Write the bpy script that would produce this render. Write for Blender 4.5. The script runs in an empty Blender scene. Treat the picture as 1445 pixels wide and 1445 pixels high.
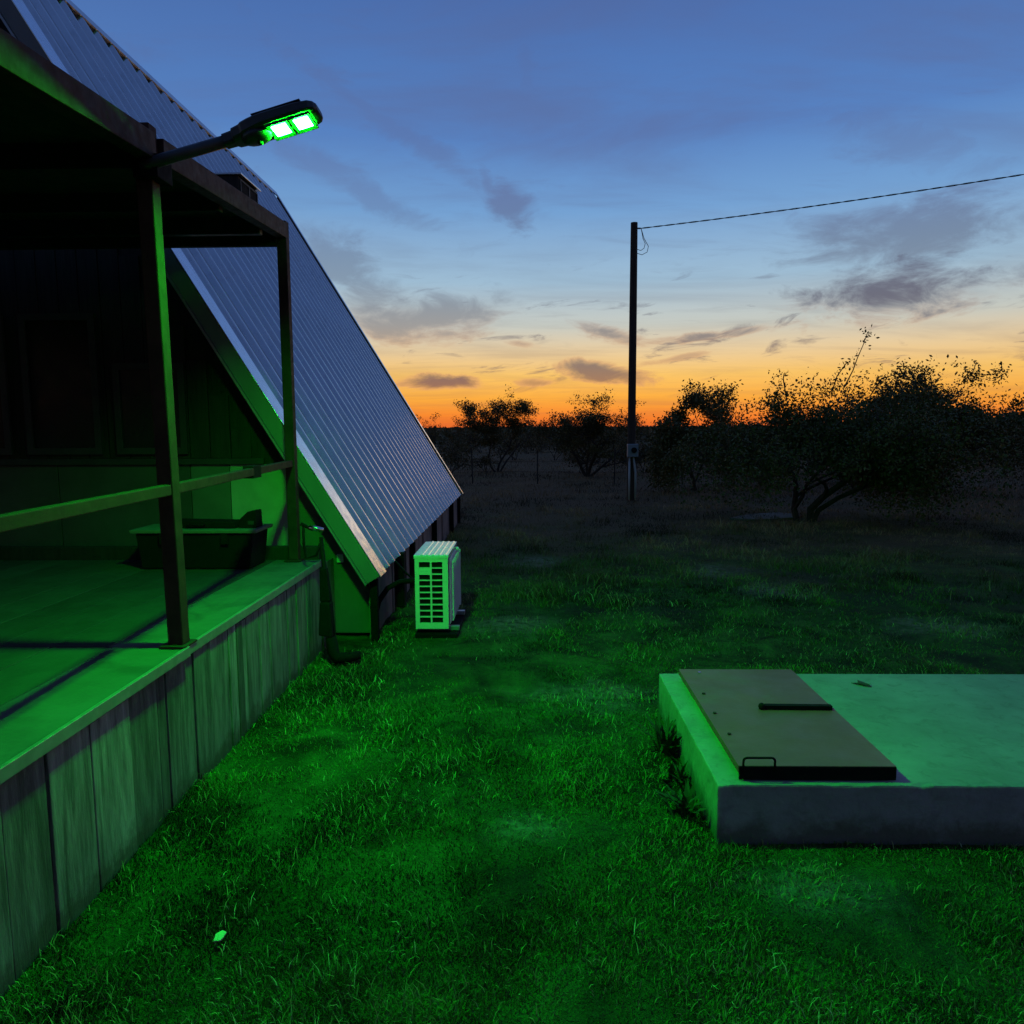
import bpy, bmesh, math, random
import numpy as np
from mathutils import Vector, Matrix
rad = math.radians
scn = bpy.context.scene
C = scn.collection

def srgb(r, g, b):
    f = lambda c: (c/255/12.92) if c/255 <= .04045 else ((c/255+.055)/1.055)**2.4
    return (f(r), f(g), f(b), 1)

# ------------------------------------------------------------------ camera
cam_d = bpy.data.cameras.new('camera'); cam = bpy.data.objects.new('camera', cam_d); C.objects.link(cam)
cam_d.sensor_width = 36; cam_d.sensor_fit = 'HORIZONTAL'; cam_d.lens = 1060/1445*36
cam_d.clip_start = .05; cam_d.clip_end = 20000
cam.location = (0, 0, 1.95)
cam.rotation_euler = (Matrix.Rotation(rad(90-6.43), 3, 'X') @ Matrix.Rotation(rad(-.3), 3, 'Z')).to_euler()
scn.camera = cam

# ------------------------------------------------------------------ dusk sky
world = bpy.data.worlds.new('World'); scn.world = world; world.use_nodes = True
class NT:
    """small node-graph helper"""
    def __init__(s, nt): s.nt = nt; s.n = nt.nodes; s.l = nt.links
    def put(s, sock, v):
        if v is None: return
        if isinstance(v, bpy.types.NodeSocket): s.l.new(v, sock)
        else: sock.default_value = v
    def node(s, t, **kw):
        n = s.n.new(t)
        for k, v in kw.items(): setattr(n, k, v)
        return n
    def math(s, op, a, b=None, c=None, clamp=False):
        n = s.node('ShaderNodeMath', operation=op, use_clamp=clamp)
        for i, v in enumerate((a, b, c)): s.put(n.inputs[i], v)
        return n.outputs[0]
    def vec(s, op, a, b=None):
        n = s.node('ShaderNodeVectorMath', operation=op); s.put(n.inputs[0], a); s.put(n.inputs[1], b)
        return n.outputs['Value' if op in ('LENGTH', 'DOT_PRODUCT') else 'Vector']
    def xyz(s, x, y, z=0.):
        n = s.node('ShaderNodeCombineXYZ')
        for i, v in enumerate((x, y, z)): s.put(n.inputs[i], v)
        return n.outputs[0]
    def noise(s, v, scale, detail=4, rough=.55, dist=0., dim='3D'):
        n = s.node('ShaderNodeTexNoise', noise_dimensions=dim); s.put(n.inputs['Vector'], v)
        for k, x in (('Scale', scale), ('Detail', detail), ('Roughness', rough), ('Distortion', dist)): n.inputs[k].default_value = x
        return n.outputs[0]
    def map(s, v, a, b, c=0., d=1., smooth=False):
        n = s.node('ShaderNodeMapRange', interpolation_type='SMOOTHSTEP' if smooth else 'LINEAR')
        for i, x in enumerate((v, a, b, c, d)): s.put(n.inputs[i], x)
        return n.outputs[0]
    def ramp(s, f, stops):
        n = s.node('ShaderNodeValToRGB'); r = n.color_ramp
        while len(r.elements) < len(stops): r.elements.new(.5)
        for e, (p, c) in zip(r.elements, stops): e.position = p; e.color = c
        s.put(n.inputs[0], f); return n.outputs[0]
    def mix(s, f, a, b, mode='MIX'):
        n = s.node('ShaderNodeMix', data_type='RGBA', blend_type=mode)
        s.put(n.inputs[0], f); s.put(n.inputs[6], a); s.put(n.inputs[7], b); return n.outputs[2]

w = NT(world.node_tree); w.n.clear()
dirv = w.vec('NORMALIZE', w.node('ShaderNodeTexCoord').outputs['Generated'])
sx = w.node('ShaderNodeSeparateXYZ'); w.put(sx.inputs[0], dirv)
DX, DY, DZ = sx.outputs
el = w.math('DEGREES', w.math('ARCSINE', DZ))
az = w.math('DEGREES', w.math('ARCTAN2', DX, DY))
f60 = w.map(el, 0, 60)
st = lambda d: d/60
west = w.ramp(f60, [(0, srgb(238, 108, 44)), (st(.8), srgb(250, 134, 46)), (st(2.2), srgb(255, 176, 66)), (st(3.8), srgb(252, 198, 104)),
    (st(5.6), srgb(234, 206, 160)), (st(7.4), srgb(200, 203, 194)), (st(10.5), srgb(160, 190, 212)), (st(15.3), srgb(117, 162, 211)),
    (st(20), srgb(88, 132, 196)), (st(28), srgb(74, 110, 174)), (st(42), srgb(66, 98, 160)), (1, srgb(60, 90, 150))])
east = w.ramp(f60, [(0, srgb(26, 34, 46)), (st(5), srgb(30, 40, 54)), (st(12), srgb(36, 48, 68)), (st(22), srgb(44, 60, 92)),
    (st(40), srgb(54, 80, 134)), (1, srgb(60, 90, 150))])
ca_ = w.math('COSINE', w.math('RADIANS', w.math('SUBTRACT', az, 9.)))
gl = w.math('POWER', w.math('MULTIPLY_ADD', ca_, .5, .5), .8)
sky = w.mix(gl, east, west)
# thin clouds: a flat layer seen in perspective
den = w.math('ADD', DZ, .10)
pv = w.xyz(w.math('DIVIDE', DX, den), w.math('DIVIDE', DY, den), 0.)
rot = w.node('ShaderNodeMapping'); w.put(rot.inputs[0], pv); rot.inputs['Rotation'].default_value = (0, 0, rad(28)); rot.inputs['Scale'].default_value = (.62, 1.5, 1)
n1 = w.noise(rot.outputs[0], 1.25, 7, .6, .5)
veil = w.map(n1, .42, .72, 0., .50, True)
n2 = w.noise(rot.outputs[0], 3.2, 7, .62, .6)
veil2 = w.map(n2, .52, .76, 0., .40, True)
ns = w.noise(w.xyz(w.math('MULTIPLY', az, .5), w.math('MULTIPLY', el, 1.15), 3.1), .42, 7, .64, .5)
nsb = w.math('MULTIPLY_ADD', ns, 3.0, -1.5)
mask = None
for (a0, e0, sa, se, k, amt) in [      # cloud banks: azimuth, elevation, half sizes (degrees), slant, density
        (25.5, 8.9, 6.5, 2.0, .05, .95), (27, 12.6, 7, 2.2, .10, .62), (-.2, 15.9, 2.0, 1.9, -.45, .66), (-1.7, 17.3, .9, 1.2, -.8, .5),
        (6.6, 4.1, 3.6, .75, -.10, .85), (-5.0, 3.4, 4.6, .62, .02, .95), (2.0, 3.3, 2.0, .4, 0, .6), (14.5, 6.5, 5.2, .42, .10, .75),
        (6.9, 7.0, 2.6, .7, -.28, .66), (.8, 6.2, 1.9, .45, -.10, .6), (-5.5, 8.1, 7.5, 1.7, .04, .55), (-12.2, 11.4, 4.5, 2.6, -.4, .5),
        (-8, 20.4, 11, 1.2, -.52, .42), (-12, 17.2, 8, 1.2, -.45, .38), (1.2, 22.5, 1.0, 4.5, 0, .34), (26, 18, 6, 2.2, -.35, .36),
        (12, 4.9, 3.2, .3, .16, .4), (-26, 16, 8, 2.5, .1, .4), (38, 9, 7, 1.6, .05, .7)]:
    da = w.math('SUBTRACT', az, a0); de = w.math('SUBTRACT', w.math('SUBTRACT', el, e0), w.math('MULTIPLY', da, k))
    d = w.vec('LENGTH', w.xyz(w.math('DIVIDE', da, sa), w.math('DIVIDE', de, se), 0.))
    m = w.map(w.math('ADD', d, nsb), .15, 1.25, amt, 0., True)
    mask = m if mask is None else w.math('MAXIMUM', mask, m)
hi = w.map(el, 2, 8)
n3 = w.noise(w.xyz(w.math('MULTIPLY', az, .16), w.math('MULTIPLY_ADD', az, -.06, w.math('MULTIPLY', el, .75)), 7.7), 1.15, 7, .62, .7)
low = w.math('MULTIPLY', w.map(n3, .55, .72, 0., .75, True), w.math('MULTIPLY', w.map(el, 1.5, 4), w.map(el, 8, 13, 1., 0.)))
thin = w.math('MULTIPLY', w.math('MAXIMUM', veil, veil2), w.math('ADD', w.map(el, 3, 7, .5, .45), w.map(el, 12, 20, 0., .6)))
allm = w.math('MAXIMUM', mask, w.math('MAXIMUM', thin, low))
ccol = w.ramp(f60, [(0, srgb(190, 96, 62)), (st(2.5), srgb(160, 110, 88)), (st(4.5), srgb(122, 104, 106)), (st(8), srgb(104, 102, 116)), (st(12), srgb(98, 104, 128)), (st(16), srgb(98, 106, 146)), (st(24), srgb(90, 104, 150)), (1, srgb(64, 84, 132))])
fringe = w.math('MULTIPLY', w.math('MULTIPLY', w.map(mask, .02, .35, 0, 1), w.map(mask, .35, .75, 1, 0)), w.map(el, 3, 9, .55, .0))
sky = w.mix(fringe, sky, srgb(255, 184, 120))
sky = w.mix(w.math('MULTIPLY', allm, w.math('MULTIPLY_ADD', gl, .5, .5)), sky, ccol)
bg = w.node('ShaderNodeBackground'); w.put(bg.inputs[0], sky); bg.inputs[1].default_value = 1.0
w.l.new(bg.outputs[0], w.node('ShaderNodeOutputWorld').inputs[0])

# faint afterglow where the sun has just set
sl = bpy.data.lights.new('afterglow', 'SUN'); sl.energy = .06; sl.angle = rad(16); sl.color = (1, .62, .3)
so = bpy.data.objects.new('afterglow', sl); C.objects.link(so); so.location = (20, 100, 30)
so.rotation_euler = Vector((-math.sin(rad(9)), -math.cos(rad(9)), -.03)).to_track_quat('-Z', 'Y').to_euler()

vs = scn.view_settings
vs.view_transform = 'Standard'; vs.look = 'None'; vs.exposure = 0; vs.gamma = 1; vs.use_curve_mapping = False
scn.cycles.use_denoising = True
scn.cycles.max_bounces = 6; scn.cycles.sample_clamp_indirect = 6

# ------------------------------------------------------------------ materials
LAMP_POWER = 3900.0
def material(name, col, rough=.7, spec=.4, metal=0., var=.25, scale=6., bump=0., bscale=40., coat=0., col2=None, stretch=(1, 1, 1), attr=None, dirt=None, splash=None):
    m = bpy.data.materials.new(name); m.use_nodes = True; t = NT(m.node_tree)
    p = t.n['Principled BSDF']
    tc = t.node('ShaderNodeTexCoord').outputs['Object']
    mp = t.node('ShaderNodeMapping'); t.put(mp.inputs[0], tc); mp.inputs['Scale'].default_value = stretch
    v = mp.outputs[0]
    c = col if len(col) == 4 else (*col, 1)
    dark = tuple(x*(1-var) for x in c[:3])+(1,); lite = tuple(min(1, x*(1+var)) for x in c[:3])+(1,)
    if col2: dark = (*col2, 1)[:4]
    k = t.map(t.noise(v, scale, 6, .6, .3), .3, .7)
    out = t.mix(k, dark, lite)
    if attr:
        a = t.node('ShaderNodeAttribute', attribute_name=attr).outputs['Color']; out = t.mix(1., out, a, 'MULTIPLY')
    if dirt:
        s_, amt, dc = dirt
        q = t.map(t.noise(v, s_, 8, .65, .8), .5, .68, 0, amt, True); out = t.mix(q, out, (*dc, 1))
    if splash:
        sz = t.node('ShaderNodeSeparateXYZ'); t.put(sz.inputs[0], tc)
        hgt = t.math('MULTIPLY_ADD', t.math('SUBTRACT', t.noise(tc, 7, 6, .7), .5), .34, sz.outputs[2])
        out = t.mix(t.map(hgt, .02, .15, .8, 0, True), out, (*splash, 1))
    t.put(p.inputs['Base Color'], out)
    p.inputs['Metallic'].default_value = metal; p.inputs['Specular IOR Level'].default_value = spec
    t.put(p.inputs['Roughness'], t.map(t.noise(v, scale*2.3, 4), .3, .7, max(.03, rough-.1), min(1, rough+.1)))
    p.inputs['Coat Weight'].default_value = coat; p.inputs['Coat Roughness'].default_value = .15
    if bump:
        b = t.node('ShaderNodeBump'); b.inputs['Strength'].default_value = 1.; b.inputs['Distance'].default_value = bump
        t.put(b.inputs['Height'], t.noise(v, bscale, 6, .6)); t.l.new(b.outputs[0], p.inputs['Normal'])
    return m
M = {}
M['roof'] = material('roof_steel', (.62, .60, .58), .22, .5, .93, .08, 1.3, .0004, 3., dirt=(5., .25, (.36, .36, .36)))
M['rake'] = material('bare_rake_metal', (.80, .79, .80), .26, .5, 1., .05, 5, dirt=(7, .2, (.6, .6, .6)))
M['white'] = material('white_trim', (.72, .70, .72), .26, .6, 0, .06, 4, coat=.6, dirt=(7, .25, (.5, .48, .44)))
M['fascia'] = material('fascia_paint', (.17, .175, .17), .55, .4, 0, .12, 3, .001, 30, stretch=(1, 1, .3), dirt=(6, .3, (.2, .19, .17)))
M['gable'] = material('gable_boards', (.022, .018, .016), .75, .3, 0, .4, 7, .002, 30, stretch=(4, 4, .3))
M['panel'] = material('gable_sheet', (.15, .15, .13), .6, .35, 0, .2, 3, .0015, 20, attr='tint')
M['skirt'] = material('skirt_sheet', (.22, .165, .145), .85, .25, 0, .4, 4, .003, 18, stretch=(1, 1, .5), dirt=(2.2, .5, (.09, .075, .065)))
M['black'] = material('black_paint', (.006, .006, .006), .8, .12, 0, .3, 8)
M['steel'] = material('post_steel', (.052, .022, .016), .7, .2, 0, .35, 9, .0008, 60, dirt=(11, .6, (.05, .018, .012)))
M['ceil'] = material('porch_ceiling', (.03, .026, .022), .85, .2, 0, .3, 5, .002, 20)
M['wood'] = material('weathered_wood', (.17, .165, .15), .85, .25, 0, .5, 5, .004, 30, stretch=(5, 5, .6), dirt=(2.2, .85, (.055, .055, .048)), attr='tint', splash=(.05, .045, .03))
M['deck'] = material('deck_sheet', (.085, .082, .075), .62, .4, 0, .2, 3.2, .0015, 40, dirt=(2.3, .6, (.04, .038, .034)), attr='tint')
M['trim'] = material('galvanised', (.34, .35, .36), .42, .5, .6, .15, 10)
M['glass'] = material('window_glass', (.010, .013, .015), .22, .25, 0, .1, 2)
M['frame'] = material('window_frame', (.025, .025, .024), .6, .4, 0, .2, 6)
M['concrete'] = material('concrete', (.27, .255, .24), .85, .3, 0, .2, 2.6, .003, 48, dirt=(11, .45, (.17, .158, .145)), splash=(.09, .08, .055))
M['hatch'] = material('hatch_paint', (.40, .062, .060), .55, .5, 0, .16, 2.4, .001, 60, dirt=(2.7, .45, (.36, .10, .09)))
M['ac'] = material('ac_enamel', (.78, .78, .75), .3, .6, 0, .04, 4, coat=1., dirt=(9, .2, (.55, .52, .46)))
M['acgrey'] = material('ac_guard', (.62, .62, .64), .5, .4, 0, .06, 5)
M['rubber'] = material('rubber', (.006, .006, .0065), .85, .12, 0, .25, 9)
M['pole'] = material('creosote_pole', (.055, .04, .03), .9, .25, 0, .4, 6, .006, 22, stretch=(6, 6, .3))
M['box'] = material('meter_enamel', (.26, .27, .30), .5, .5, .3, .15, 8)
M['pvc'] = material('grey_conduit', (.42, .42, .42), .55, .4, 0, .1, 8)
M['bark'] = material('mesquite_bark', (.05, .042, .034), .95, .2, 0, .4, 10, .006, 26)
M['leaf'] = material('mesquite_leaf', (.085, .080, .022), .7, .3, 0, .35, 1.4, attr='tint')
M['brush'] = material('brush_leaf', (.105, .085, .036), .8, .25, 0, .35, 1.4, attr='tint')
M['blade'] = material('grass_blade', (.9, .9, .9), .75, .25, 0, .06, 4, attr='tint')
M['tool'] = material('tool_plastic', (.006, .006, .0065), .8, .15, 0, .2, 10)
M['chrome'] = material('bare_metal', (.55, .56, .58), .25, .5, 1, .08, 10)
M['lamp'] = material('lamp_casting', (.03, .031, .033), .5, .45, 0, .15, 10)
M['solar'] = material('solar_cell', (.01, .014, .03), .15, .6, 0, .2, 14)
M['soil'] = material('bare_soil', (.19, .165, .13), .95, .2, 0, .25, 7, .006, 30, dirt=(4, .5, (.10, .085, .065)))
M['tag'] = material('bright_plastic', (.5, .56, .34), .4, .5, 0, .06, 30)
M['dryleaf'] = material('dry_leaf', (.06, .045, .03), .8, .3, 0, .3, 40)

def emission(name, rgb, k):
    m = bpy.data.materials.new(name); m.use_nodes = True; t = NT(m.node_tree); t.n.clear()
    e = t.node('ShaderNodeEmission'); e.inputs[0].default_value = (*rgb, 1); e.inputs[1].default_value = k
    # individual diodes behind the diffuser: a faint grid
    v = t.node('ShaderNodeTexCoord').outputs['Object']
    t.put(e.inputs[1], t.map(t.noise(v, 70, 2), .3, .7, k*.9, k*1.1))
    t.l.new(e.outputs[0], t.node('ShaderNodeOutputMaterial').inputs[0]); return m
M['led'] = emission('green_led', (.002, 1., .009), LAMP_POWER)

# ground: dry dark soil under turf, colour patches at several scales
def ground_material():
    m = bpy.data.materials.new('field_ground'); m.use_nodes = True; t = NT(m.node_tree); p = t.n['Principled BSDF']
    v = t.node('ShaderNodeTexCoord').outputs['Object']
    a = t.map(t.noise(v, 3.2, 8, .65, .4), .35, .68)
    c = t.mix(a, (.030, .075, .010, 1), (.080, .150, .028, 1))
    hol = t.map(t.noise(v, 1.9, 7, .65, .6), .36, .6, .25, 1.35)
    c = t.mix(1., c, t.xyz(hol, hol, hol), 'MULTIPLY')
    b = t.map(t.noise(v, .35, 6, .6, .5), .46, .66, 0, .75, True)
    c = t.mix(b, c, (.040, .034, .022, 1))
    d = t.map(t.noise(v, .035, 5, .6), .4, .65, 0, .6, True)
    c = t.mix(d, c, (.026, .028, .014, 1))
    dr = t.node('ShaderNodeAttribute', attribute_name='dry').outputs['Fac']
    c = t.mix(t.math('MULTIPLY', dr, t.map(t.noise(v, .6, 7, .65), .3, .6, .55, 1.)), c, t.mix(t.noise(v, 1.7, 7, .7), (.085, .052, .024, 1), (.22, .135, .070, 1)))
    at = t.node('ShaderNodeAttribute', attribute_name='bare').outputs['Fac']
    c = t.mix(t.math('MULTIPLY', at, t.map(t.noise(v, 14, 5), .3, .6)), c, (.26, .22, .15, 1))
    t.put(p.inputs['Base Color'], c); p.inputs['Roughness'].default_value = .95; p.inputs['Specular IOR Level'].default_value = .15
    bm_ = t.node('ShaderNodeBump'); bm_.inputs['Distance'].default_value = .05
    t.put(bm_.inputs['Height'], t.math('ADD', t.noise(v, 9, 8, .7), t.noise(v, 60, 4, .7))); t.l.new(bm_.outputs[0], p.inputs['Normal'])
    return m
M['ground'] = ground_material()

# ------------------------------------------------------------------ building helpers
A = rad(1.3); CA, SA = math.cos(A), math.sin(A)     # the house stands 1.3 degrees off the view axis
def W(x, y, z=0.): return Vector((x*CA + y*SA, -x*SA + y*CA, z))

class MB:
    """mesh collector: pieces of ONE part"""
    def __init__(s): s.bm = bmesh.new()
    def box(s, x0, x1, y0, y1, z0, z1):
        v = [s.bm.verts.new((x, y, z)) for z in (z0, z1) for x, y in ((x0, y0), (x1, y0), (x1, y1), (x0, y1))]
        for f in ((3, 2, 1, 0), (4, 5, 6, 7), (0, 1, 5, 4), (1, 2, 6, 5), (2, 3, 7, 6), (3, 0, 4, 7)): s.bm.faces.new([v[i] for i in f])
        return v
    def hexa(s, lo, hi):                      # two quads of 4 points
        v = [s.bm.verts.new(p) for p in list(lo)+list(hi)]
        for f in ((3, 2, 1, 0), (4, 5, 6, 7), (0, 1, 5, 4), (1, 2, 6, 5), (2, 3, 7, 6), (3, 0, 4, 7)): s.bm.faces.new([v[i] for i in f])
    def prism(s, pts, off):                   # polygon extruded along a vector
        off = Vector(off); a = [s.bm.verts.new(p) for p in pts]; b = [s.bm.verts.new(Vector(p)+off) for p in pts]
        n = len(pts); s.bm.faces.new(a[::-1]); s.bm.faces.new(b)
        for i in range(n): s.bm.faces.new((a[i], a[(i+1) % n], b[(i+1) % n], b[i]))
    def tube(s, pts, r, n=8, cap=True):
        pts = [Vector(p) for p in pts]; rs = r if isinstance(r, (list, tuple)) else [r]*len(pts); rings = []
        for i, p in enumerate(pts):
            d = (pts[min(i+1, len(pts)-1)]-pts[max(i-1, 0)]).normalized()
            u = d.orthogonal().normalized() if i == 0 else (u - d*u.dot(d)).normalized()
            q = d.cross(u)
            rings.append([s.bm.verts.new(p+(u*math.cos(2*math.pi*k/n)+q*math.sin(2*math.pi*k/n))*rs[i]) for k in range(n)])
        for a, b in zip(rings, rings[1:]):
            for k in range(n): s.bm.faces.new((a[k], a[(k+1) % n], b[(k+1) % n], b[k]))
        if cap: s.bm.faces.new(rings[0][::-1]); s.bm.faces.new(rings[-1])
    def loft(s, rings):
        vs_ = [[s.bm.verts.new(p) for p in r] for r in rings]; n = len(rings[0])
        for a, b in zip(vs_, vs_[1:]):
            for k in range(n): s.bm.faces.new((a[k], a[(k+1) % n], b[(k+1) % n], b[k]))
        s.bm.faces.new(vs_[0][::-1]); s.bm.faces.new(vs_[-1])
    def ball(s, c, r, sc=(1, 1, 1), u=10, v=7):
        bmesh.ops.create_uvsphere(s.bm, u_segments=u, v_segments=v, radius=r, matrix=Matrix.Translation(c) @ Matrix.Diagonal((*sc, 1)))

def mesh_of(mb, name, mat, bevel=0., smooth=False, tint=None, segs=2):
    bm = mb.bm
    bmesh.ops.recalc_face_normals(bm, faces=bm.faces)
    if bevel: bmesh.ops.bevel(bm, geom=[e for e in bm.edges if e.is_manifold and e.calc_face_angle(0) > .5], offset=bevel, segments=segs, affect='EDGES', profile=.6)
    me = bpy.data.meshes.new(name); bm.to_mesh(me); bm.free()
    me.materials.append(mat)
    if smooth: me.polygons.foreach_set('use_smooth', [True]*len(me.polygons))
    if tint is not None:
        a = me.color_attributes.new('tint', 'FLOAT_COLOR', 'POINT'); a.data.foreach_set('color', list(tint)*len(me.vertices))
    return me
def tag(o, label=None, cat=None, group=None, kind=None):
    for k, v in (('label', label), ('category', cat), ('group', group), ('kind', kind)):
        if v: o[k] = v
    return o

class Thing:
    """an Empty at the base of a thing; parts are given in site coordinates"""
    def __init__(s, name, base, label, cat, group=None, site=True):
        s.base = Vector(base); s.site = site
        s.o = bpy.data.objects.new(name, None); C.objects.link(s.o); s.o.empty_display_size = .2
        s.o.location = W(*base) if site else s.base
        s.o.rotation_euler = (0, 0, -A if site else 0)
        tag(s.o, label, cat, group)
    def part(s, name, mb, mat, bevel=0., parent=None, smooth=False, tint=None, label=None, segs=2):
        bmesh.ops.translate(mb.bm, verts=mb.bm.verts, vec=-s.base)
        o = bpy.data.objects.new(name, mesh_of(mb, name, mat, bevel, smooth, tint, segs)); C.objects.link(o)
        o.parent = parent or s.o
        if label: o['label'] = label
        return o
    def share(s, name, me, off, parent=None):
        o = bpy.data.objects.new(name, me); C.objects.link(o); o.parent = parent or s.o; o.location = off; return o
def single(name, base, mb, mat, label, cat, group=None, bevel=0., smooth=False, site=True, kind=None, tint=None):
    base = Vector(base); bmesh.ops.translate(mb.bm, verts=mb.bm.verts, vec=-base)
    o = bpy.data.objects.new(name, mesh_of(mb, name, mat, bevel, smooth, tint)); C.objects.link(o)
    o.location = W(*base) if site else base; o.rotation_euler = (0, 0, -A if site else 0)
    return tag(o, label, cat, group, kind)

# value noise for terrain, turf density and colours
def vnoise(x, y, seed=0):
    xi = np.floor(x).astype(np.int64); yi = np.floor(y).astype(np.int64); fx = x-xi; fy = y-yi
    fx = fx*fx*(3-2*fx); fy = fy*fy*(3-2*fy)
    def h(a, b):
        n = (a*374761393 + b*668265263 + seed*1274126177) & 0xffffffff
        n = ((n ^ (n >> 13))*1274126177) & 0xffffffff
        return ((n ^ (n >> 16)) & 0xffff)/65535.
    return (h(xi, yi)*(1-fx)+h(xi+1, yi)*fx)*(1-fy)+(h(xi, yi+1)*(1-fx)+h(xi+1, yi+1)*fx)*fy
def fbm(x, y, seed=0, o=4):
    r = 0; a = .5; t = 0
    for i in range(o): r = r+a*vnoise(x*2**i, y*2**i, seed+i); t += a; a *= .5
    return r/t
def gz(x, y):
    x = np.asarray(x, float); y = np.asarray(y, float)
    amp = np.clip((y-1)/4, .35, 1)*np.clip(1-(np.hypot(x, y)-25)/30, 0, 1)
    return ((fbm(x*.9, y*.9, 3, 3)-.5)*.07 + (fbm(x*4.5, y*4.5, 9, 2)-.5)*.035)*amp - .008

PATCH = [(1.28, 3.0, .30, .16), (.60, 5.3, .55, .35), (.34, 10.97, .45, .5), (2.77, 10.1, .4, .5), (3.1, 8.75, .5, .4), (-.05, 7.3, .45, .4), (.1, 3.5, .2, .12), (4.2, 7.2, .5, .4)]
def dryness(x, y):
    return np.clip((y+(fbm(x*.5, y*.5, 71, 4)-.5)*7-7.5)/6, 0, 1)
def bare(x, y):
    b = np.zeros_like(x)
    for px, py, sx, sy in PATCH: b = np.maximum(b, np.clip(1.25-np.hypot((x-px)/sx, (y-py)/sy)+(fbm(x*5, y*5, 31, 3)-.5)*1.1, 0, 1))
    return b
# ------------------------------------------------------------------ ground
def build_ground():
    def axis(a, b, step, far, g):
        pts = list(np.arange(a, b+1e-6, step)); d = step
        while pts[-1] < far: d *= g; pts.append(pts[-1]+d)
        d = step
        while pts[0] > -far: d *= g; pts.insert(0, pts[0]-d)
        return np.array(pts)
    xs = axis(-7, 9, .1, 9000, 1.22); ys = axis(.5, 14, .1, 9000, 1.2)
    X, Y = np.meshgrid(xs, ys); Z = gz(X, Y)
    n, m = len(xs), len(ys); co = np.stack([X, Y, Z], -1).reshape(-1, 3)
    idx = np.arange(n*m).reshape(m, n)
    f = np.stack([idx[:-1, :-1], idx[:-1, 1:], idx[1:, 1:], idx[1:, :-1]], -1).reshape(-1, 4)
    me = bpy.data.meshes.new('ground'); me.from_pydata(co.tolist(), [], f.tolist()); me.materials.append(M['ground'])
    me.polygons.foreach_set('use_smooth', [True]*len(me.polygons))
    ba = me.attributes.new('bare', 'FLOAT', 'POINT'); ba.data.foreach_set('value', bare(co[:, 0], co[:, 1]).astype(np.float32))
    da = me.attributes.new('dry', 'FLOAT', 'POINT'); da.data.foreach_set('value', dryness(co[:, 0], co[:, 1]).astype(np.float32))
    o = bpy.data.objects.new('ground', me); C.objects.link(o); o['kind'] = 'structure'
build_ground()

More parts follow.
